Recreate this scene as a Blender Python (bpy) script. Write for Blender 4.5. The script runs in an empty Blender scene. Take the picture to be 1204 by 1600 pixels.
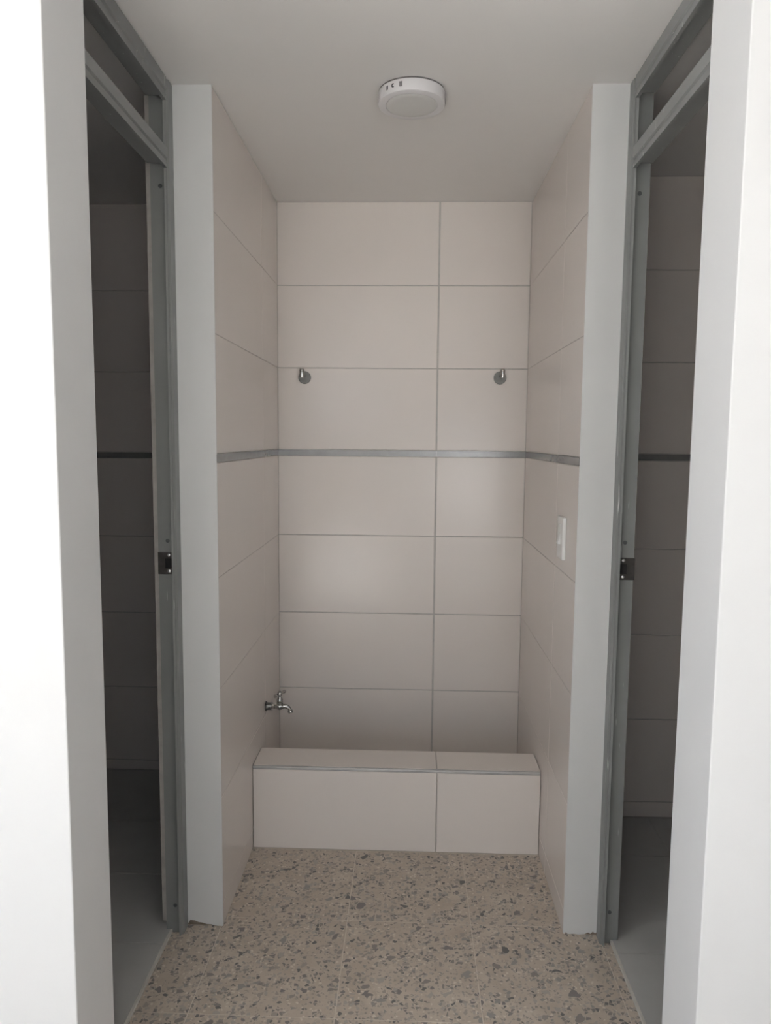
import bpy, bmesh, math, random
from mathutils import Matrix, Vector
random.seed(7)
S = bpy.context.scene
COL = S.collection

# ------------------------------------------------------------------ camera
CX, CY, CZ = 0.4963, -2.7471, 1.3357
FWD = Vector((-0.03218209, 0.99453675, -0.09930238))
RGT = Vector((0.9994082, 0.03322804, 0.00889666))
UPV = Vector((-0.01214768, 0.0989573, 0.99501753))
cd = bpy.data.cameras.new('camera')
cam = bpy.data.objects.new('camera', cd)
COL.objects.link(cam)
cd.sensor_fit = 'HORIZONTAL'
cd.sensor_width = 36.0
cd.lens = 36.0 * 1136.385 / 1204.0
cd.clip_start = 0.02
m3 = Matrix((RGT, UPV, -FWD)).transposed()
cam.matrix_world = Matrix.Translation((CX, CY, CZ)) @ m3.to_4x4()
S.camera = cam

# ------------------------------------------------------------------ light and exposure
S.view_settings.view_transform = 'Standard'
S.view_settings.look = 'None'
S.view_settings.gamma = 1.0
S.view_settings.use_curve_mapping = False
S.view_settings.exposure = -0.85
SKY_STRENGTH = 4.2
SUN_STRENGTH = 100.0
w = bpy.data.worlds.new('overcast_sky')
S.world = w
w.use_nodes = True
bgn = w.node_tree.nodes['Background']
bgn.inputs['Color'].default_value = (0.80, 0.92, 1.08, 1)
bgn.inputs['Strength'].default_value = SKY_STRENGTH
# unseen openings placed and sized for the light they give: (wall side, from, to, sill, head)
ADDED_REAR = (-1.05, 0.12, 0.02, 2.05)        # along x, a doorway added to let sun on to the floor
ADDED_LOW = (0.85, 1.85, 0.35, 1.60)          # along x, a window added for a tile highlight and frontal light
WIN_SIDE = (-4.2, -1.80, 0.45, 2.10)        # along y
ROOM_X0, ROOM_X1, ROOM_Y0 = -2.0, 2.9, -5.2


def portal(name, loc, rot, sx, sy):
    l = bpy.data.lights.new(name, 'AREA')
    l.shape = 'RECTANGLE'
    l.size, l.size_y = sx, sy
    l.cycles.is_portal = True
    o = bpy.data.objects.new(name, l)
    COL.objects.link(o)
    o.location, o.rotation_euler = loc, rot
    return o


portal('daylight_portal', ((ADDED_REAR[0] + ADDED_REAR[1]) / 2, ROOM_Y0 - 0.02, (ADDED_REAR[2] + ADDED_REAR[3]) / 2),
       (math.radians(90), 0, 0), ADDED_REAR[1] - ADDED_REAR[0], ADDED_REAR[3] - ADDED_REAR[2])
portal('daylight_portal', ((ADDED_LOW[0] + ADDED_LOW[1]) / 2, ROOM_Y0 - 0.02, (ADDED_LOW[2] + ADDED_LOW[3]) / 2),
       (math.radians(90), 0, 0), ADDED_LOW[1] - ADDED_LOW[0], ADDED_LOW[3] - ADDED_LOW[2])
portal('daylight_portal', (ROOM_X0 - 0.02, (WIN_SIDE[0] + WIN_SIDE[1]) / 2, (WIN_SIDE[2] + WIN_SIDE[3]) / 2),
       (math.radians(90), 0, math.radians(-90)), WIN_SIDE[1] - WIN_SIDE[0], WIN_SIDE[3] - WIN_SIDE[2])

sl = bpy.data.lights.new('sun', 'SUN')
sl.energy = SUN_STRENGTH
sl.angle = math.radians(0.6)
sl.color = (1.0, 0.98, 0.96)
sun = bpy.data.objects.new('sun', sl)
COL.objects.link(sun)
sun.rotation_euler = Vector((0.10, 0.66, -0.74)).to_track_quat('-Z', 'Y').to_euler()   # falls through the added rear openings on to the floor

# ------------------------------------------------------------------ dimensions (metres)
H = 2.1976                      # ceiling
W = 0.9289                      # recess width, left tile face x=0, rear tile face y=0
DL, DR = -0.8859, -0.8771       # front of the partition ends
XL, XR = -0.1006, 1.0215        # outer edge of the white partition ends
NL, NR = -0.08, 1.0             # near wall faces beside the doors
NF, NB = -1.572, -1.418         # near wall front face and rear face
ROWS = [H, 1.8997, 1.5991, 1.2951, 1.2719, 0.9705, 0.669, 0.3675, 0.066]   # joints; [3]..[4] is the metal strip
LY, LZ, LB = -0.4983, 0.2814, -0.3631   # ledge front, top, rear
JX = 0.5963                     # vertical joint of rear wall and ledge
RBL, RBR = 0.0204, -0.2542      # rear walls of the two side rooms
TL, TR = -0.1365, 1.0535        # thresholds
ZS = 0.008                      # side-room floor level


# ------------------------------------------------------------------ materials
def mat(name):
    m = bpy.data.materials.new(name)
    m.use_nodes = True
    nt = m.node_tree
    return m, nt, nt.nodes['Principled BSDF']


def N(nt, t, **kw):
    n = nt.nodes.new(t)
    for k, v in kw.items():
        if k.startswith('i_'):
            n.inputs[k[2:]].default_value = v
        else:
            setattr(n, k, v)
    return n


def ramp(nt, stops, interp='LINEAR'):
    r = nt.nodes.new('ShaderNodeValToRGB')
    r.color_ramp.interpolation = interp
    while len(r.color_ramp.elements) < len(stops):
        r.color_ramp.elements.new(0.5)
    for e, (p, c) in zip(r.color_ramp.elements, stops):
        e.position = p
        e.color = (c[0], c[1], c[2], 1)
    return r


def mix(nt, fac, a, b):
    n = nt.nodes.new('ShaderNodeMix')
    n.data_type = 'RGBA'
    for s, v in ((0, fac), (6, a), (7, b)):
        if hasattr(v, 'is_output'):
            nt.links.new(v, n.inputs[s])
        elif isinstance(v, (int, float)):
            n.inputs[s].default_value = v
        else:
            n.inputs[s].default_value = (v[0], v[1], v[2], 1)
    return n.outputs[2]


def bump(nt, bsdf, height, strength, dist):
    b = N(nt, 'ShaderNodeBump')
    b.inputs['Strength'].default_value = strength
    b.inputs['Distance'].default_value = dist
    nt.links.new(height, b.inputs['Height'])
    nt.links.new(b.outputs['Normal'], bsdf.inputs['Normal'])


def noisy(name, c0, c1, scale, rough, metallic=0.0, bump_s=0.0, bump_scale=None, bump_d=0.001, stretch=None, detail=4):
    """a colour that wanders between c0 and c1, with optional fine relief"""
    m, nt, b = mat(name)
    g = N(nt, 'ShaderNodeNewGeometry')
    src = g.outputs['Position']
    if stretch:
        mp = N(nt, 'ShaderNodeMapping')
        mp.inputs['Scale'].default_value = stretch
        nt.links.new(src, mp.inputs['Vector'])
        src = mp.outputs['Vector']
    n = N(nt, 'ShaderNodeTexNoise', i_Scale=scale, i_Detail=detail)
    nt.links.new(src, n.inputs['Vector'])
    r = ramp(nt, [(0.3, c0), (0.7, c1)])
    nt.links.new(n.outputs['Fac'], r.inputs['Fac'])
    nt.links.new(r.outputs['Color'], b.inputs['Base Color'])
    b.inputs['Roughness'].default_value = rough
    b.inputs['Metallic'].default_value = metallic
    if bump_s:
        n2 = N(nt, 'ShaderNodeTexNoise', i_Scale=bump_scale or scale, i_Detail=3.0)
        nt.links.new(src, n2.inputs['Vector'])
        bump(nt, b, n2.outputs['Fac'], bump_s, bump_d)
    return m


M = {}
M['plaster'] = noisy('white_plaster', (0.82, 0.82, 0.815), (0.86, 0.86, 0.855), 3.0, 0.62, 0, 0.12, 60, 0.002)
M['ceiling'] = noisy('white_ceiling_paint', (0.84, 0.815, 0.79), (0.87, 0.845, 0.82), 2.0, 0.7, 0, 0.08, 40, 0.002)
M['patio'] = noisy('pale_concrete', (0.55, 0.54, 0.52), (0.62, 0.61, 0.59), 2.0, 0.9)
M['room_wall'] = noisy('low_bounce_wall', (0.36, 0.37, 0.385), (0.42, 0.43, 0.445), 2.0, 0.8)  # unseen walls darkened to cut the light they throw forward
M['end_plaster'] = noisy('shaded_white_plaster', (0.66, 0.66, 0.65), (0.70, 0.70, 0.69), 3.0, 0.62, 0, 0.12, 60, 0.002)  # white plaster darkened to hold the shade on the partition ends
M['return_plaster'] = noisy('shaded_plaster', (0.32, 0.295, 0.275), (0.40, 0.37, 0.35), 30, 0.9, 0, 0.3, 60, 0.002)  # plaster return with its shade put into a darker colour
M['core'] = noisy('bare_mortar', (0.20, 0.16, 0.12), (0.34, 0.28, 0.22), 60, 0.9, 0, 0.6, 90, 0.004)


def tile_material():
    m, nt, b = mat('glazed_ivory_tile')
    g = N(nt, 'ShaderNodeNewGeometry')
    oi = N(nt, 'ShaderNodeObjectInfo')
    n = N(nt, 'ShaderNodeTexNoise', i_Scale=2.2, i_Detail=3.0)
    nt.links.new(g.outputs['Position'], n.inputs['Vector'])
    r = ramp(nt, [(0.25, (0.82, 0.757, 0.712)), (0.75, (0.85, 0.79, 0.745))])
    nt.links.new(n.outputs['Fac'], r.inputs['Fac'])
    r2 = ramp(nt, [(0.0, (0.985, 0.985, 0.985)), (1.0, (1.0, 1.0, 1.0))])
    nt.links.new(oi.outputs['Random'], r2.inputs['Fac'])
    mm = N(nt, 'ShaderNodeMix', data_type='RGBA', blend_type='MULTIPLY')
    mm.inputs[0].default_value = 1.0
    nt.links.new(r.outputs['Color'], mm.inputs[6])
    nt.links.new(r2.outputs['Color'], mm.inputs[7])
    nt.links.new(mm.outputs[2], b.inputs['Base Color'])
    b.inputs['Roughness'].default_value = 0.215
    b.inputs['IOR'].default_value = 1.5
    n2 = N(nt, 'ShaderNodeTexNoise', i_Scale=140.0, i_Detail=2.0)
    nt.links.new(g.outputs['Position'], n2.inputs['Vector'])
    bump(nt, b, n2.outputs['Fac'], 0.10, 0.0006)
    return m


M['tile'] = tile_material()
M['grout'] = noisy('grey_grout', (0.46, 0.435, 0.41), (0.53, 0.50, 0.475), 40, 0.85)
M['strip'] = noisy('brushed_aluminium_strip', (0.25, 0.25, 0.25), (0.29, 0.29, 0.29), 30, 0.25, 0.38, 0.05, 200, 0.0004)
M['side_grout'] = noisy('fine_grey_grout', (0.40, 0.37, 0.34), (0.48, 0.445, 0.415), 40, 0.85)
M['trim'] = noisy('satin_aluminium_edge', (0.40, 0.395, 0.39), (0.46, 0.455, 0.45), 20, 0.40, 0.5)
M['grey_tile'] = noisy('grey_floor_tile', (0.45, 0.45, 0.44), (0.50, 0.50, 0.49), 6, 0.35, 0, 0.08, 60, 0.001)
M['grey_grout'] = noisy('pale_grey_grout', (0.42, 0.42, 0.40), (0.52, 0.52, 0.50), 30, 0.85)
M['floor_grout'] = noisy('beige_floor_grout', (0.62, 0.56, 0.49), (0.70, 0.64, 0.565), 30, 0.8)
M['pale_grout'] = noisy('pale_threshold_grout', (0.58, 0.56, 0.51), (0.68, 0.66, 0.61), 30, 0.8)


def frame_material():
    m, nt, b = mat('grey_painted_steel')
    g = N(nt, 'ShaderNodeNewGeometry')
    n = N(nt, 'ShaderNodeTexNoise', i_Scale=6.0, i_Detail=4.0)
    nt.links.new(g.outputs['Position'], n.inputs['Vector'])
    r = ramp(nt, [(0.3, (0.21, 0.216, 0.212)), (0.7, (0.24, 0.247, 0.242))])
    nt.links.new(n.outputs['Fac'], r.inputs['Fac'])
    mp = N(nt, 'ShaderNodeMapping')
    mp.inputs['Scale'].default_value = (130, 130, 9)
    nt.links.new(g.outputs['Position'], mp.inputs['Vector'])
    n2 = N(nt, 'ShaderNodeTexNoise', i_Scale=1.0, i_Detail=2.0)
    nt.links.new(mp.outputs['Vector'], n2.inputs['Vector'])
    r2 = ramp(nt, [(0.71, (0, 0, 0)), (0.76, (1, 1, 1))])       # stray drips of white wall paint
    nt.links.new(n2.outputs['Fac'], r2.inputs['Fac'])
    c = mix(nt, r2.outputs['Color'], r.outputs['Color'], (0.62, 0.63, 0.62))
    nt.links.new(c, b.inputs['Base Color'])
    b.inputs['Roughness'].default_value = 0.42
    return m


M['frame'] = frame_material()
M['strike'] = noisy('dark_worn_steel', (0.075, 0.07, 0.066), (0.11, 0.10, 0.095), 60, 0.40, 0.6)
M['black'] = noisy('black_cavity', (0.006, 0.006, 0.006), (0.012, 0.011, 0.011), 30, 0.8)
M['screw'] = noisy('bright_zinc_screw', (0.60, 0.60, 0.60), (0.75, 0.75, 0.75), 80, 0.25, 1.0)
M['plug'] = noisy('dark_grey_anchor', (0.07, 0.075, 0.08), (0.10, 0.105, 0.11), 80, 0.6)
M['chrome'] = noisy('chrome', (0.42, 0.42, 0.405), (0.50, 0.50, 0.485), 40, 0.13, 1.0)
M['galvanised'] = noisy('galvanised_sleeve', (0.15, 0.15, 0.145), (0.22, 0.22, 0.21), 60, 0.35, 0.8)
M['rosette'] = noisy('dull_grey_rosette', (0.17, 0.17, 0.165), (0.21, 0.21, 0.205), 90, 0.5, 0.3)
M['white_plastic'] = noisy('white_plastic', (0.77, 0.75, 0.755), (0.80, 0.78, 0.785), 10, 0.32)
M['switch_plastic'] = noisy('switch_plastic', (0.86, 0.86, 0.84), (0.89, 0.89, 0.87), 10, 0.3)
M['diffuser'] = noisy('frosted_diffuser', (0.66, 0.65, 0.63), (0.70, 0.69, 0.67), 8, 0.45)
M['dark_print'] = noisy('dark_print', (0.025, 0.022, 0.025), (0.04, 0.035, 0.04), 90, 0.7)
M['lamp_gap'] = noisy('lamp_shadow_gap', (0.10, 0.09, 0.09), (0.14, 0.13, 0.13), 40, 0.7)  # dark colour painted as the shadow gap between lamp and ceiling


def terrazzo_material():
    m, nt, b = mat('terrazzo')
    g = N(nt, 'ShaderNodeNewGeometry')
    oi = N(nt, 'ShaderNodeObjectInfo')
    off = N(nt, 'ShaderNodeVectorMath', operation='SCALE')
    cmb = N(nt, 'ShaderNodeCombineXYZ')
    nt.links.new(oi.outputs['Random'], cmb.inputs[0])
    nt.links.new(oi.outputs['Random'], cmb.inputs[1])
    nt.links.new(cmb.outputs[0], off.inputs[0])
    off.inputs['Scale'].default_value = 7.3
    add = N(nt, 'ShaderNodeVectorMath', operation='ADD')
    nt.links.new(g.outputs['Position'], add.inputs[0])
    nt.links.new(off.outputs[0], add.inputs[1])
    flat = N(nt, 'ShaderNodeVectorMath', operation='MULTIPLY')
    flat.inputs[1].default_value = (1, 1, 0)
    nt.links.new(add.outputs[0], flat.inputs[0])
    base_n = N(nt, 'ShaderNodeTexNoise', i_Scale=14.0, i_Detail=6.0, i_Roughness=0.65)
    nt.links.new(flat.outputs[0], base_n.inputs['Vector'])
    base = ramp(nt, [(0.3, (0.455, 0.385, 0.315)), (0.55, (0.525, 0.455, 0.385)), (0.75, (0.60, 0.53, 0.45))])
    nt.links.new(base_n.outputs['Fac'], base.inputs['Fac'])
    col = base.outputs['Color']

    def chips(scale, warp, cover, size, colours, seed, col):
        """angular stone chips: cells of a warped Voronoi pattern, some of them filled"""
        sh = N(nt, 'ShaderNodeVectorMath', operation='ADD')
        sh.inputs[1].default_value = (seed, seed * 1.7, 0)
        nt.links.new(flat.outputs[0], sh.inputs[0])
        wn = N(nt, 'ShaderNodeTexNoise', i_Scale=scale * 0.9, i_Detail=1.0)
        nt.links.new(sh.outputs[0], wn.inputs['Vector'])
        cen = N(nt, 'ShaderNodeVectorMath', operation='SUBTRACT')
        cen.inputs[1].default_value = (0.675, 0.675, 0.675)
        nt.links.new(wn.outputs['Color'], cen.inputs[0])
        sc = N(nt, 'ShaderNodeVectorMath', operation='SCALE')
        sc.inputs['Scale'].default_value = warp / scale
        nt.links.new(cen.outputs[0], sc.inputs[0])
        wv = N(nt, 'ShaderNodeVectorMath', operation='ADD')
        nt.links.new(sh.outputs[0], wv.inputs[0])
        nt.links.new(sc.outputs[0], wv.inputs[1])
        ve = N(nt, 'ShaderNodeTexVoronoi', feature='DISTANCE_TO_EDGE', voronoi_dimensions='2D', i_Scale=scale)
        vc = N(nt, 'ShaderNodeTexVoronoi', feature='F1', voronoi_dimensions='2D', i_Scale=scale)
        nt.links.new(wv.outputs[0], ve.inputs['Vector'])
        nt.links.new(wv.outputs[0], vc.inputs['Vector'])
        sep = N(nt, 'ShaderNodeSeparateColor')
        nt.links.new(vc.outputs['Color'], sep.inputs[0])
        # filled only where the cell's red falls below the cover, with a random shrink from its green
        keep = N(nt, 'ShaderNodeMath', operation='LESS_THAN')
        nt.links.new(sep.outputs[0], keep.inputs[0])
        keep.inputs[1].default_value = cover
        thr = N(nt, 'ShaderNodeMath', operation='MULTIPLY_ADD')
        nt.links.new(sep.outputs[1], thr.inputs[0])
        thr.inputs[1].default_value = size[1] - size[0]
        thr.inputs[2].default_value = size[0]
        ins = N(nt, 'ShaderNodeMath', operation='GREATER_THAN')
        nt.links.new(ve.outputs['Distance'], ins.inputs[0])
        nt.links.new(thr.outputs[0], ins.inputs[1])
        both = N(nt, 'ShaderNodeMath', operation='MULTIPLY')
        nt.links.new(keep.outputs[0], both.inputs[0])
        nt.links.new(ins.outputs[0], both.inputs[1])
        cr = ramp(nt, [(i / len(colours), c) for i, c in enumerate(colours)], 'CONSTANT')
        nt.links.new(sep.outputs[2], cr.inputs['Fac'])
        return mix(nt, both.outputs[0], col, cr.outputs['Color'])

    warm = [(0.486, 0.419, 0.351), (0.365, 0.324, 0.290), (0.446, 0.392, 0.338), (0.311, 0.284, 0.257), (0.640, 0.580, 0.505)]
    grey = [(0.216, 0.203, 0.196), (0.311, 0.297, 0.277), (0.149, 0.146, 0.142), (0.405, 0.371, 0.338), (0.257, 0.236, 0.216)]
    col = chips(150, 0.7, 0.42, (0.05, 0.28), warm, 3.1, col)
    col = chips(78, 0.8, 0.30, (0.06, 0.34), warm[:4] + [grey[3]], 9.7, col)
    col = chips(105, 0.8, 0.21, (0.05, 0.25), grey, 14.3, col)
    col = chips(50, 0.9, 0.20, (0.14, 0.42), [grey[1], grey[3], warm[1], grey[4], grey[0]], 21.9, col)
    col = chips(40, 0.9, 0.055, (0.14, 0.36), [grey[0], grey[2], grey[1], grey[4]], 33.4, col)
    nt.links.new(col, b.inputs['Base Color'])
    b.inputs['Roughness'].default_value = 0.5
    return m


M['terrazzo'] = terrazzo_material()


# ------------------------------------------------------------------ mesh helpers
def mesh_obj(name, verts, faces, material, parent=None, smooth=False):
    me = bpy.data.meshes.new(name)
    me.from_pydata(verts, [], faces)
    me.update()
    bm = bmesh.new()
    bm.from_mesh(me)
    bmesh.ops.recalc_face_normals(bm, faces=bm.faces)
    bm.to_mesh(me)
    bm.free()
    me.materials.append(M[material])
    if smooth:
        for p in me.polygons:
            p.use_smooth = True
    o = bpy.data.objects.new(name, me)
    COL.objects.link(o)
    o.parent = parent
    return o


def tag(o, label, category, kind=None, group=None):
    o['label'] = label
    o['category'] = category
    if kind:
        o['kind'] = kind
    if group:
        o['group'] = group
    return o


def empty(name, loc=(0, 0, 0)):
    o = bpy.data.objects.new(name, None)
    o.empty_display_size = 0.05
    COL.objects.link(o)
    o.location = loc
    return o


BOXF = [(0, 1, 2, 3), (4, 5, 6, 7), (0, 1, 5, 4), (1, 2, 6, 5), (2, 3, 7, 6), (3, 0, 4, 7)]


def boxv(a, b):
    (x0, y0, z0), (x1, y1, z1) = a, b
    return [(x0, y0, z0), (x1, y0, z0), (x1, y1, z0), (x0, y1, z0), (x0, y0, z1), (x1, y0, z1), (x1, y1, z1), (x0, y1, z1)]


def box(name, a, b, material, parent=None, bevel=0.0):
    if bevel <= 0:
        return mesh_obj(name, boxv(a, b), BOXF, material, parent)
    bm = bmesh.new()
    vs = [bm.verts.new(v) for v in boxv(a, b)]
    for f in BOXF:
        bm.faces.new([vs[i] for i in f])
    bmesh.ops.recalc_face_normals(bm, faces=bm.faces)
    bmesh.ops.bevel(bm, geom=bm.edges[:], offset=bevel, segments=2, profile=0.5, affect='EDGES')
    return bm_obj(name, bm, material, parent)


def bm_obj(name, bm, material, parent=None, smooth=False):
    me = bpy.data.meshes.new(name)
    bm.to_mesh(me)
    bm.free()
    me.materials.append(M[material])
    if smooth:
        for p in me.polygons:
            p.use_smooth = True
    o = bpy.data.objects.new(name, me)
    COL.objects.link(o)
    o.parent = parent
    return o


def boxes(name, lst, material, parent=None):
    v, f = [], []
    for a, b in lst:
        n = len(v)
        v += boxv(a, b)
        f += [tuple(i + n for i in q) for q in BOXF]
    return mesh_obj(name, v, f, material, parent)


def prism(name, pts, axis, lo, hi, material, parent=None):
    """a 2D outline drawn in the two other axes (in xyz order), pushed along an axis"""
    def p3(p, t):
        q = list(p)
        q.insert(axis, t)
        return tuple(q)
    n = len(pts)
    v = [p3(p, lo) for p in pts] + [p3(p, hi) for p in pts]
    f = [tuple(range(n)), tuple(range(n, 2 * n))] + [(i, (i + 1) % n, n + (i + 1) % n, n + i) for i in range(n)]
    return mesh_obj(name, v, f, material, parent)


def lathe(name, prof, origin, axis, material, parent=None, seg=32, smooth=True, xdir=None):
    """a profile of (radius, distance along axis) turned about the axis"""
    ax = Vector(axis).normalized()
    u = ax.orthogonal().normalized()
    vv = ax.cross(u)
    o = Vector(origin)
    verts, faces = [], []
    for r, t in prof:
        for k in range(seg):
            a = 2 * math.pi * k / seg
            verts.append(tuple(o + ax * t + (u * math.cos(a) + vv * math.sin(a)) * r))
    for i in range(len(prof) - 1):
        for k in range(seg):
            k2 = (k + 1) % seg
            faces.append((i * seg + k, i * seg + k2, (i + 1) * seg + k2, (i + 1) * seg + k))
    faces.append(tuple(range(seg)))
    faces.append(tuple((len(prof) - 1) * seg + k for k in range(seg)))
    ob = mesh_obj(name, verts, faces, material, parent, smooth)
    if smooth:
        ob.data.polygons[-1].use_smooth = False
        ob.data.polygons[-2].use_smooth = False
        # keep creases between steps of the profile
        bm = bmesh.new()
        bm.from_mesh(ob.data)
        for e in bm.edges:
            if len(e.link_faces) == 2 and e.calc_face_angle(0) > math.radians(32):
                e.smooth = False
        bm.to_mesh(ob.data)
        bm.free()
    return ob


def tube(name, path, radii, material, parent=None, seg=16):
    verts, faces = [], []
    P = [Vector(p) for p in path]
    up = Vector((0, 1, 0))
    for i, p in enumerate(P):
        d = (P[min(i + 1, len(P) - 1)] - P[max(i - 1, 0)]).normalized()
        s = d.cross(up).normalized()
        t = s.cross(d)
        for k in range(seg):
            a = 2 * math.pi * k / seg
            verts.append(tuple(p + (s * math.cos(a) + t * math.sin(a)) * radii[i]))
    for i in range(len(P) - 1):
        for k in range(seg):
            k2 = (k + 1) % seg
            faces.append((i * seg + k, i * seg + k2, (i + 1) * seg + k2, (i + 1) * seg + k))
    faces.append(tuple(range(seg)))
    faces.append(tuple((len(P) - 1) * seg + k for k in range(seg)))
    return mesh_obj(name, verts, faces, material, parent, True)


TILE_MESH = {}


def tile_mesh(name, w_, h_, t, ch, material):
    key = (name, round(w_, 4), round(h_, 4), t, ch, material)
    if key not in TILE_MESH:
        v = [(0, 0, -t), (w_, 0, -t), (w_, h_, -t), (0, h_, -t),
             (0, 0, -ch), (w_, 0, -ch), (w_, h_, -ch), (0, h_, -ch),
             (ch, ch, 0), (w_ - ch, ch, 0), (w_ - ch, h_ - ch, 0), (ch, h_ - ch, 0)]
        f = [(0, 3, 2, 1), (0, 1, 5, 4), (1, 2, 6, 5), (2, 3, 7, 6), (3, 0, 4, 7),
             (4, 5, 9, 8), (5, 6, 10, 9), (6, 7, 11, 10), (7, 4, 8, 11), (8, 9, 10, 11)]
        me = bpy.data.meshes.new(name)
        me.from_pydata(v, [], f)
        me.update()
        me.materials.append(M[material])
        TILE_MESH[key] = me
    return TILE_MESH[key]


def tile(name, parent, org, u, n, w_, h_, material='tile', t=0.006, ch=0.0012, v=(0, 0, 1)):
    """one tile with its face on org, spanned by u (width) and v (height), facing n"""
    o = bpy.data.objects.new(name, tile_mesh(name, w_, h_, t, ch, material))
    COL.objects.link(o)
    mtx = Matrix((Vector(u), Vector(v), Vector(n))).transposed().to_4x4()
    mtx.translation = Vector(org)
    o.parent = parent
    o.matrix_world = mtx
    return o


def wall_tiles(parent, at, u, n, us, rows, gu, gv, skip=()):
    """tiles between the joints us (along u) and rows (heights, top down); at(u0, z) gives the world point"""
    for i in range(len(us) - 1):
        a, b = us[i] + gu / 2, us[i + 1] - gu / 2
        for j in range(len(rows) - 1):
            if j in skip:
                continue
            z1, z0 = rows[j] - gv / 2, rows[j + 1] + gv / 2
            d = random.uniform(-0.0004, 0.0)          # tiles are never set quite level
            p = Vector(at(a, z0)) + Vector(n) * d
            tile('tile', parent, p, u, n, b - a, z1 - z0)


# ------------------------------------------------------------------ the setting: floor, ceiling, walls
fl = box('floor', (-2.1, -5.3, -0.10), (2.95, 0.16, -0.0004), 'floor_grout')
tag(fl, 'beige terrazzo floor with grey stone chips and thin pale joints', 'floor', 'structure')
# terrazzo tiles, laid on a 34 cm grid, cut at the thresholds and at the ledge
gx = [-2.0, -0.3475, -0.0045, 0.3385, 0.6815, 1.0245, 1.3675]
P_ = 0.345
gy = [-0.502 - P_ * k for k in range(0, 6)]
for i in range(1, 6):
    for k in range(5):
        x0, x1 = gx[i], gx[i + 1] if i + 1 < len(gx) else None
        if x1 is None:
            continue
        y1, y0 = gy[k], gy[k + 1]
        if y0 > NF - 0.05:
            x0, x1 = max(x0, TL + 0.004), min(x1, TR - 0.004)
        if x1 - x0 < 0.01:
            continue
        tile('terrazzo_tile', fl, (x0 + 0.0009, y0 + 0.0009, 0), (1, 0, 0), (0, 0, 1), x1 - x0 - 0.0018, y1 - y0 - 0.0018,
             'terrazzo', 0.004, 0.0002, (0, 1, 0))
box('neutral_bounce_floor', (-1.95, -5.2, -0.02), (2.88, gy[5], 0.0), 'patio', fl)  # unseen floor, made pale and neutral for less warm bounce light


def side_floor(name, x0, x1, y0, y1, joints_x, joints_y, label):
    o = box(name, (x0, y0, -0.08), (x1, y1, ZS - 0.0012), 'grey_grout')
    tag(o, label, 'floor', 'structure')
    xs = [x0] + joints_x + [x1]
    ys = [y0] + joints_y + [y1]
    for i in range(len(xs) - 1):
        for j in range(len(ys) - 1):
            tile('floor_tile', o, (xs[i] + 0.001, ys[j] + 0.001, ZS), (1, 0, 0), (0, 0, 1), xs[i + 1] - xs[i] - 0.002,
                 ys[j + 1] - ys[j] - 0.002, 'grey_tile', 0.004, 0.0006, (0, 1, 0))
    return o


side_floor('floor_left_room', -1.40, TL, NB, RBL, [-0.80], [-0.972, -0.670, -0.368], 'plain grey tiled floor of the dark room behind the left doorway')
side_floor('floor_right_room', TR, 2.2, NB, RBR, [1.356, 1.81], [-0.954, -0.50], 'plain grey tiled floor of the dark room behind the right doorway')
box('threshold_joint', (TL, NB, -0.004), (TL + 0.0055, DL - 0.02, ZS + 0.0005), 'pale_grout', fl)
box('threshold_joint', (TR - 0.0055, NB, -0.004), (TR, DR - 0.02, ZS + 0.0005), 'pale_grout', fl)

ce = box('ceiling', (-2.1, -5.3, H), (3.0, 0.16, H + 0.12), 'ceiling')
tag(ce, 'plain white painted ceiling over the tiled recess', 'ceiling', 'structure')

# rear wall of the recess
GV = 0.0034
wb = box('wall_back', (-0.163, 0.0016, -0.02), (1.068, 0.13, H), 'grout')
tag(wb, 'ivory tiled rear wall of the recess with a metal strip', 'wall', 'structure')
wall_tiles(wb, lambda a, z: (a, 0, z), (1, 0, 0), (0, -1, 0), [-0.0030, JX, W + 0.0030], ROWS, 0.0060, GV, skip=(3,))
for a, b in ((0.0005, JX), (JX + 0.0006, W - 0.0005)):
    box('metal_strip', (a, -0.0006, ROWS[4] + 0.0008), (b, 0.005, ROWS[3] - 0.0008), 'strip', wb)


def partition(name, face, outer, yfront, sgn, joint, label):
    """tiled partition of the recess: tile face at x=face, its white front end running out to x=outer"""
    lo, hi = sorted((face - sgn * 0.0016, outer))
    o = box(name, (lo, yfront + 0.004, -0.02), (hi, 0.0016, H), 'core')
    tag(o, label, 'wall', 'structure')
    box('grout_bed', (face - sgn * 0.0050, yfront + 0.0042, 0.0), (face - sgn * 0.0010, 0.0, H - 0.0005), 'side_grout', o)
    us = [yfront + 0.0010, joint, 0.0]
    u = (0, 1, 0) if sgn > 0 else (0, 1, 0)
    for i in range(2):
        a, b = us[i] + (0.0 if i == 0 else 0.0010), us[i + 1] - 0.0010
        rows = ROWS[:-1] + [0.066, 0.0005]
        for j in range(len(rows) - 1):
            if j == 3:
                continue
            z1, z0 = rows[j] - GV * 0.35, rows[j + 1] + GV * 0.35
            d = random.uniform(-0.0004, 0.0)
            if sgn > 0:      # faces +x: u = +y, v = z
                tile('tile', o, (face + d, a, z0), (0, 1, 0), (1, 0, 0), b - a, z1 - z0, ch=0.0005)
            else:            # faces -x: u = -y
                tile('tile', o, (face - d, b, z0), (0, -1, 0), (-1, 0, 0), b - a, z1 - z0, ch=0.0005)
    x0, x1 = sorted((face + sgn * 0.0006, face - sgn * 0.005))
    box('metal_strip', (x0, yfront + 0.0015, ROWS[4] + 0.0008), (x1, -0.0008, ROWS[3] - 0.0008), 'strip', o)
    return o


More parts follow.
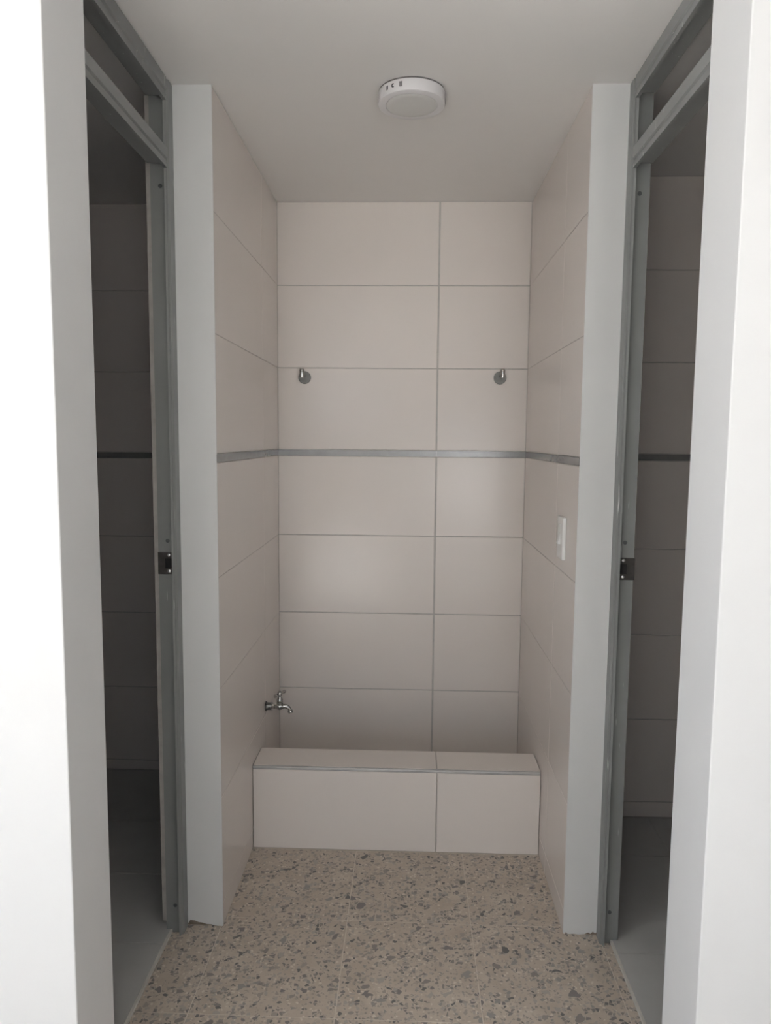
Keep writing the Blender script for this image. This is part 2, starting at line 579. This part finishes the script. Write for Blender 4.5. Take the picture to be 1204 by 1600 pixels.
wl = partition('wall_left', 0.0, -0.157, DL, 1, -0.2836, 'left tiled side wall of the recess ending in a narrow white plaster edge')
wr = partition('wall_right', W, 1.0685, DR, -1, -0.6032, 'right tiled side wall of the recess ending in a narrow white plaster edge')


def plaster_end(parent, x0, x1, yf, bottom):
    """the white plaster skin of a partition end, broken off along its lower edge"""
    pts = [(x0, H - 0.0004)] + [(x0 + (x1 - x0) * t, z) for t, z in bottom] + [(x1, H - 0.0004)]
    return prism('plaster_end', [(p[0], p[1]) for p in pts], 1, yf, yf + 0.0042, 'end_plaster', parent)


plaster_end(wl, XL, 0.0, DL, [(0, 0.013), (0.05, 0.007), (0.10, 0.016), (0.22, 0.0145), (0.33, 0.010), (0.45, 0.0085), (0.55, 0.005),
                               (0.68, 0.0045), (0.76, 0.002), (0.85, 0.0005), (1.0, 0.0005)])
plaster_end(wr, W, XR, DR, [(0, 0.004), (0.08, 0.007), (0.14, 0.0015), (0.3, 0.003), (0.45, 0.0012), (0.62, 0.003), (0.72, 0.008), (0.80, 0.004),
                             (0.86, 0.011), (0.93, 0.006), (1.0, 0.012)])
# plaster return behind the left jamb, stopping short of the floor
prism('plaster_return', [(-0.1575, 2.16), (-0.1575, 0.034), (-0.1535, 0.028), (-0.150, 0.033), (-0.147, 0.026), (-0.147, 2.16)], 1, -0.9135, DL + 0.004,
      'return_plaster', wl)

# near walls on both sides of the doorways (their front faces belong to the bright room)
wnl = box('wall_near_left', (-2.0, NF, -0.02), (NL, NB, H), 'plaster', bevel=0.002)
tag(wnl, 'bright white plaster wall end at the left edge of the view', 'wall', 'structure')
wnr = box('wall_near_right', (NR, NF, -0.02), (2.9, NB, H), 'plaster', bevel=0.002)
tag(wnr, 'bright white plaster wall end at the right edge of the view', 'wall', 'structure')


def room_rear(name, x0, x1, y, us, zshift, label):
    o = box(name, (x0, y + 0.0016, -0.02), (x1, y + 0.12, H), 'grout')
    tag(o, label, 'wall', 'structure')
    rows = [ROWS[0]] + [z + zshift for z in ROWS[1:]] + [ZS]
    if rows[-2] - rows[-1] < 0.02:
        rows = rows[:-2] + [ZS]
    for i in range(len(us) - 1):
        for j in range(len(rows) - 1):
            if j == 3:
                continue
            a, b = us[i] + 0.0015, us[i + 1] - 0.0015
            z0, z1 = rows[j + 1] + GV / 2, rows[j] - GV / 2
            tile('tile', o, (a, y + random.uniform(0, 0.0004), z0), (1, 0, 0), (0, -1, 0), b - a, z1 - z0)
    box('metal_strip', (x0 + 0.001, y - 0.0006, rows[4] + 0.001), (x1 - 0.001, y + 0.005, rows[3] - 0.001), 'strip', o)
    return o


room_rear('wall_left_room_back', -1.40, -0.157, RBL, [-1.40, -1.06, -0.46 - 0.30, -0.157], -0.0171, 'dim tiled rear wall of the left side room')
room_rear('wall_right_room_back', 1.0685, 2.2, RBR, [1.0685, 1.52, 2.12], 0.0, 'dim tiled rear wall of the right side room')
for nm, a, b, lb in (('wall_left_room_side', (-1.52, NB, -0.02), (-1.40, 0.14, H), 'far side wall of the dark left room'),
                     ('wall_right_room_side', (2.2, NB, -0.02), (2.32, 0.14, H), 'far side wall of the dark right room')):
    tag(box(nm, a, b, 'tile'), lb, 'wall', 'structure')


# the bright room the picture is taken from, with openings set for their light
def holed(name, axis, pos, thick, lo, hi, holes, label):
    parts, last = [], lo
    for a0, a1, z0, z1 in holes:
        parts += [(last, a0, -0.02, H), (a0, a1, -0.02, z0), (a0, a1, z1, H)]
        last = a1
    parts.append((last, hi, -0.02, H))
    lst = []
    for p0, p1, q0, q1 in parts:
        if axis == 'x':
            lst.append(((p0, pos, q0), (p1, pos + thick, q1)))
        else:
            lst.append(((pos, p0, q0), (pos + thick, p1, q1)))
    o = boxes(name, lst, 'room_wall')
    tag(o, label, 'wall', 'structure')
    return o


holed('wall_entrance_rear', 'x', ROOM_Y0, -0.10, ROOM_X0, ROOM_X1, [ADDED_REAR, ADDED_LOW], 'unseen greyed wall with openings added for light behind the viewer')
holed('wall_entrance_left', 'y', ROOM_X0, -0.10, ROOM_Y0, NF, [WIN_SIDE], 'painted wall with a window left of the viewer')
tag(box('wall_entrance_right', (ROOM_X1, ROOM_Y0, -0.02), (ROOM_X1 + 0.1, NF, H), 'room_wall'), 'plain painted wall right of the viewer', 'wall', 'structure')


def window(name, axis, pos, hole, label):
    e = empty(name)
    tag(e, label, 'window', 'structure')
    a0, a1, z0, z1 = hole
    mid = (a0 + a1) / 2
    for nm, p0, p1, q0, q1 in (('frame_rail', a0, a1, z0, z0 + 0.04), ('frame_rail', a0, a1, z1 - 0.04, z1), ('frame_stile', a0, a0 + 0.04, z0 + 0.04, z1 - 0.04),
                               ('frame_stile', a1 - 0.04, a1, z0 + 0.04, z1 - 0.04), ('frame_stile', mid - 0.02, mid + 0.02, z0 + 0.04, z1 - 0.04)):
        if axis == 'x':
            box(nm, (p0, pos - 0.085, q0), (p1, pos - 0.05, q1), 'trim', e)
        else:
            box(nm, (pos - 0.085, p0, q0), (pos - 0.05, p1, q1), 'trim', e)


patio = box('floor_bounce_patio', (-9.0, -8.7, -0.20), (9.0, ROOM_Y0 - 0.1, -0.06), 'patio')  # added unseen to bounce sunlight up into the room
tag(patio, 'sunlit pale concrete ground added behind the viewer to bounce light in', 'ground', 'structure')
pw = box('wall_light_block', (-9.0, -8.7, -0.2), (0.95, -8.5, 1.5), 'core')  # unseen wall added to block light from beyond the near ground
tag(pw, 'unseen wall added behind the viewer to block light', 'wall', 'structure')
patio3 = box('floor_highlight_strip', (0.95, -40.0, -0.20), (9.0, -8.7, -0.06), 'patio')  # unseen sunlit strip added to mirror as a highlight in the tiles
tag(patio3, 'sunlit pale concrete strip added unseen for the highlight in the tiles', 'ground', 'structure')
patio2 = box('floor_bounce_yard', (-9.0, ROOM_Y0 - 0.1, -0.20), (ROOM_X0 - 0.1, 1.0, -0.06), 'patio')  # added unseen to bounce light up through the side window
tag(patio2, 'sunlit pale concrete ground added left of the viewer to bounce light in', 'ground', 'structure')

window('window_added', 'x', ROOM_Y0, ADDED_LOW, 'low aluminium window added unseen behind the viewer for its light')
window('window_2', 'y', ROOM_X0, WIN_SIDE, 'aluminium window left of the viewer')

# ------------------------------------------------------------------ ledge of the wash basin
lg = empty('trim_1', (W / 2, LY, 0))
tag(lg, 'low ivory tiled ledge across the recess with a metal edge strip', 'ledge', 'structure')


def under(o, root):
    mw = o.matrix_world.copy() if o.matrix_world != Matrix() else Matrix()
    o.parent = root
    o.matrix_parent_inverse = Matrix.Translation(root.location).inverted()
    return o


under(box('body', (0.0006, LY + 0.006, 0.0), (W - 0.0006, LB - 0.002, LZ - 0.006), 'side_grout'), lg)
for a, b in ((0.0012, JX - 0.0012), (JX + 0.0012, W - 0.0012)):
    t_ = tile('front_tile', None, (a, LY, 0.001), (1, 0, 0), (0, -1, 0), b - a, LZ - 0.0130)
    under(t_, lg)
    t_ = tile('top_tile', None, (a + 0.0003, LY + 0.0050, LZ), (1, 0, 0), (0, 0, 1), b - a - 0.0006, LB - LY - 0.0050, 'tile', 0.006, 0.0006, (0, 1, 0))
    under(t_, lg)
# rounded metal edge strip
prof = [(LY + 0.0035, LZ - 0.0005), (LY + 0.0005, LZ - 0.0012), (LY - 0.0016, LZ - 0.0032), (LY - 0.0022, LZ - 0.0060), (LY - 0.0022, LZ - 0.0112), (LY + 0.0035, LZ - 0.0112)]
under(prism('edge_strip', prof, 0, 0.0012, W - 0.0012, 'trim'), lg)
under(box('basin_floor', (0.0006, LB, 0.0), (W - 0.0006, 0.0, 0.04), 'tile'), lg)


# ------------------------------------------------------------------ steel door frames with an open transom
def door_frame(name, sgn, xf, xm, xr, yj, ym, ys, y_near, z_top, z_in, z_mt, z_mb, strike_z, label, plugs):
    """sgn +1: frame of the left doorway (its front faces +x). xf front, xm stop edge, xr rear;
    yj back of the far jamb, ym its main face, ys its stop face"""
    e = empty(name, (xf, yj, 0))
    tag(e, label, 'door frame', 'structure')

    def U(o):
        return under(o, e)

    g1, g2 = xf + (xm - xf) * 0.36, xf + (xm - xf) * 0.56
    # far jamb: outline seen from above
    far = [(xf, yj), (xf, ys + 0.0125), (g1, ys + 0.0078), (g1 + (g2 - g1) * 0.3, ys + 0.0092), (g2, ys + 0.0068), (g2 + (xm - g2) * 0.10, ys + 0.0042), (xm, ys), (xm, ym), (xr, ym), (xr, yj)]
    U(prism('jamb', far, 2, 0.0, z_top, 'frame'))
    n0 = NB + 0.0004
    near = [(xf, n0), (xf, y_near + 0.012), (xm, y_near + 0.012), (xm, y_near), (xr, y_near), (xr, n0)]
    U(prism('jamb', near, 2, 0.0, z_top, 'frame'))

    def rail(nm, zt, zb):
        h = zt - zb
        s = sgn
        o = [(xf, zt), (xf, zb + h * 0.46), (xf - s * 0.0045, zb + h * 0.40), (xf - s * 0.0045, zb + h * 0.22), (xf - s * 0.001, zb + h * 0.16), (xf - s * 0.001, zb),
             (xm, zb), (xm, zb + 0.011), (xr, zb + 0.011), (xr, zt)]
        return U(prism(nm, o, 1, y_near + 0.012, ys + 0.0006, 'frame'))

    rail('head_rail', z_top, z_in)
    rail('transom_rail', z_mt, z_mb)
    # fixing screws sunk into the jamb
    for z in plugs:
        U(lathe('screw', [(0.0052, 0.0), (0.0052, 0.0006), (0.0035, 0.0008), (0.0030, 0.0002)], ((xm * 0.62 + xr * 0.38), ym, z), (0, -1, 0), 'plug', seg=14))
    # strike plate with a latch opening and two screws
    z0, z1 = strike_z
    xa, xb = (xr - 0.001, xm - 0.0003) if sgn > 0 else (xm + 0.0003, xr + 0.0025)
    sp = U(box('strike_plate', (xa, ym - 0.0022, z0), (xb, ym + 0.0005, z1), 'strike', bevel=0.0006))
    sp['label'] = 'dark steel strike plate with square latch hole'
    wdt = xb - xa
    if sgn > 0:
        hx0, hx1, sx = xa + wdt * 0.47, xa + wdt * 0.93, xa + wdt * 0.70
    else:
        hx0, hx1, sx = xa + wdt * 0.06, xa + wdt * 0.50, xa + wdt * 0.29
    zm = (z0 + z1) / 2
    h = box('latch_hole', (hx0, ym - 0.0030, zm - 0.0128), (hx1, ym - 0.0020, zm + 0.0125), 'black', sp)
    lip = box('latch_lip', (hx0 - 0.0016, ym - 0.0042, zm - 0.010), (hx0, ym - 0.0020, zm + 0.010), 'strike', sp) if sgn > 0 else \
        box('latch_lip', (hx1, ym - 0.0042, zm - 0.010), (hx1 + 0.0016, ym - 0.0020, zm + 0.010), 'strike', sp)
    for z in (zm - 0.0205, zm + 0.0215):
        sc = lathe('screw', [(0.0044, 0.0), (0.0044, 0.0008), (0.0030, 0.0018), (0.0012, 0.0021), (0.0010, 0.0008)], (sx, ym - 0.0018, z), (0, -1, 0), 'screw', sp, seg=16)
    for c in sp.children:
        c.matrix_parent_inverse = Matrix.Translation(e.location).inverted() @ Matrix.Identity(4)
        c.matrix_parent_inverse = Matrix.Identity(4)
    return e


door_frame('door_1', 1, -0.0970, -0.1068, -0.1465, DL - 0.0004, -0.9150, -0.9315, -1.397, H - 0.0035, 2.1415, 2.0315, 1.9855, (0.9848, 1.0418),
           'grey steel frame of the left doorway with a transom rail', (1.9485, 1.0717, 0.0770))
door_frame('door_2', -1, 1.0185, 1.0285, 1.0670, DR - 0.0004, -0.9055, -0.9210, -1.397, H - 0.0035, 2.1450, 2.0325, 1.9850, (0.9858, 1.0422),
           'grey steel frame of the right doorway with a transom rail', (1.9315, 1.0814, 0.0875))


# ------------------------------------------------------------------ round ceiling lamp
def ceiling_lamp():
    c = Vector((0.4906, -0.838, H))
    e = empty('ceiling_lamp', c)
    tag(e, 'round white unlit ceiling lamp panel above the recess', 'ceiling lamp')
    d = (0, 0, -1)
    z = Vector((0, 0, 0))
    lathe('shadow_gap_ring', [(0.0812, 0.0), (0.0812, 0.0040)], z, d, 'lamp_gap', e, 64)
    lathe('housing', [(0.0800, 0.0040), (0.0832, 0.0044), (0.0836, 0.0054), (0.0836, 0.0285), (0.0826, 0.0312), (0.0800, 0.0325), (0.0650, 0.0327), (0.0640, 0.0315)], z, d,
          'white_plastic', e, 72)
    lathe('diffuser', [(0.0636, 0.0310), (0.0636, 0.0326), (0.0622, 0.0334), (0.05, 0.0337), (0.001, 0.0338)], z, d, 'diffuser', e, 64)
    # marks printed on the rim
    R = 0.0838

    def patch(nm, ang, zc, wd, ht):
        a = math.radians(ang)
        o = box(nm, (-wd / 2, -0.0004, -ht / 2), (wd / 2, 0.0004, ht / 2), 'dark_print', e)
        o.location = (R * math.cos(a), R * math.sin(a), -zc)
        o.rotation_euler = (0, 0, a + math.pi / 2)
        return o

    for ang in (-106.6, -109.7):
        patch('rim_mark', ang, 0.0165, 0.0024, 0.0115)
    for ang in (-134.0, -137.5):
        patch('rim_mark', ang, 0.0165, 0.0018, 0.0095)
    # the small c-shaped mark
    a = math.radians(-122.5)
    v, f = [], []
    n = 14
    for k in range(n + 1):
        t = math.radians(50 + 260 * k / n)
        for r in (0.0020, 0.0046):
            v.append((r * math.cos(t), -0.0004, r * math.sin(t)))
            v.append((r * math.cos(t), 0.0004, r * math.sin(t)))
    for k in range(n):
        i = 4 * k
        f += [(i, i + 2, i + 6, i + 4), (i + 1, i + 3, i + 7, i + 5), (i, i + 1, i + 5, i + 4), (i + 2, i + 3, i + 7, i + 6)]
    o = mesh_obj('rim_mark', v, f, 'dark_print', e)
    o.location = (R * math.cos(a), R * math.sin(a), -0.0160)
    o.rotation_euler = (0, 0, a + math.pi / 2)
    return e


ceiling_lamp()


# ------------------------------------------------------------------ chrome hooks on the rear wall
def wall_hook(x, z, lean, label):
    e = empty('wall_hook', (x, 0, z))
    tag(e, label, 'wall hook', group='chrome hooks on the rear tiled wall')
    lathe('rosette', [(0.0236, 0.0), (0.0236, 0.0022), (0.0222, 0.0036), (0.006, 0.0042)], (0, 0, 0), (0, -1, 0), 'rosette', e, 40)
    px, py, pz = lean * 0.0055, -0.0330, 0.0135
    tube('neck', [(lean * 0.003, -0.003, 0.006), (lean * 0.004, -0.016, 0.008), (px, py, pz)], [0.0062, 0.0058, 0.0058], 'chrome', e)
    lathe('knob', [(0.0050, -0.0180), (0.0078, -0.0170), (0.0090, -0.0135), (0.0094, 0.0020), (0.0094, 0.0040), (0.0078, 0.0046), (0.0078, 0.0056), (0.0094, 0.0062),
                   (0.0094, 0.0125), (0.0082, 0.0150), (0.0040, 0.0162)], (px, py, pz), (0, 0, 1), 'chrome', e, 28)
    return e


wall_hook(0.1004, 1.5632, -1, 'chrome hook on grey rosette near the left corner of the rear wall')
wall_hook(0.8277, 1.5663, 1, 'chrome hook on grey rosette near the right corner of the rear wall')


# ------------------------------------------------------------------ water tap on the left wall
def water_tap():
    e = empty('water_tap', (0, -0.277, 0.3960))
    tag(e, 'small chrome water tap on the left tiled wall above the ledge', 'water tap')
    X = (1, 0, 0)
    o = (0, 0, 0)
    lathe('wall_flange', [(0.0135, 0.0002), (0.0172, 0.0004), (0.0172, 0.0026), (0.0130, 0.0034)], o, X, 'strike', e, 32)
    lathe('sleeve', [(0.0128, 0.0030), (0.0128, 0.0190), (0.0120, 0.0205)], o, X, 'galvanised', e, 32)
    lathe('washer', [(0.0118, 0.0204), (0.0142, 0.0206), (0.0142, 0.0222), (0.0090, 0.0224)], o, X, 'screw', e, 32)
    lathe('nut', [(0.0080, 0.0222), (0.0098, 0.0240), (0.0098, 0.0310), (0.0082, 0.0330), (0.0072, 0.0400)], o, X, 'chrome', e, 6, smooth=False)
    b = lathe('body', [(0.0080, 0.0330), (0.0096, 0.0380), (0.0120, 0.0440), (0.0124, 0.0500), (0.0112, 0.0570), (0.0084, 0.0630)], o, X, 'chrome', e, 28)
    path, rad = [], []
    for k in range(13):
        t = k / 12
        a = t * math.radians(78)
        if t < 0.25:
            path.append((0.056 + t * 0.050, 0, 0.0004 + 0.003 * t))
        else:
            s = (t - 0.25) / 0.75
            a = s * math.radians(80)
            path.append((0.0685 + 0.0185 * math.sin(a), 0, 0.0012 - 0.0185 * (1 - math.cos(a))))
        rad.append(0.0082 - 0.0024 * t)
    tube('spout', path, rad, 'chrome', e, 20)
    ex, ez = path[-1][0], path[-1][2]
    dr = (math.cos(math.radians(-78)), 0, math.sin(math.radians(-78)))
    lathe('outlet_collar', [(0.0060, -0.001), (0.0092, 0.0002), (0.0096, 0.0030), (0.0096, 0.0068), (0.0084, 0.0086), (0.0058, 0.0088)], (ex, 0, ez), dr, 'chrome', e, 24)
    lathe('bonnet', [(0.0100, 0.0040), (0.0116, 0.0100), (0.0116, 0.0170), (0.0094, 0.0184), (0.0094, 0.0204), (0.0112, 0.0216), (0.0108, 0.0262), (0.0080, 0.0310), (0.0058, 0.0345),
                     (0.0052, 0.0400)], (0.0500, 0, 0), (0, 0, 1), 'chrome', e, 24)
    h = lathe('handle_hub', [(0.0050, 0.0370), (0.0080, 0.0395), (0.0088, 0.0450), (0.0076, 0.0520), (0.0034, 0.0555)], (0.0500, 0, 0), (0, 0, 1), 'chrome', e, 24)
    dv = Vector((0.58, 0.80, 0.10)).normalized()
    c = Vector((0.0500, 0, 0.0452))
    L_ = 0.0255
    lathe('handle_bar', [(0.0030, -L_), (0.0056, -L_ + 0.0010), (0.0058, -L_ + 0.0070), (0.0036, -L_ + 0.0110), (0.0034, 0.0), (0.0036, L_ - 0.0110), (0.0058, L_ - 0.0070),
                         (0.0056, L_ - 0.0010), (0.0030, L_)], c, dv, 'chrome', e, 18)
    return e


water_tap()


# ------------------------------------------------------------------ light switch on the right wall
def light_switch():
    zc, yc = 1.0665, -0.7095
    e = empty('light_switch', (W, yc, zc))
    tag(e, 'white rocker light switch on the right tiled wall', 'light switch')
    box('cover_plate', (-0.0100, -0.0385, -0.0590), (-0.0001, 0.0290, 0.0590), 'switch_plastic', e, bevel=0.0016)
    # rocker: pressed in at the top, standing out at the bottom
    prof = [(-0.0090, 0.0400), (-0.0122, 0.0390), (-0.0104, 0.0150), (-0.0172, -0.0150), (-0.0166, -0.0175), (-0.0090, -0.0180)]
    prism('rocker', prof, 1, -0.0120, 0.0060, 'switch_plastic', e)
    return e


light_switch()
bpy.context.view_layer.update()
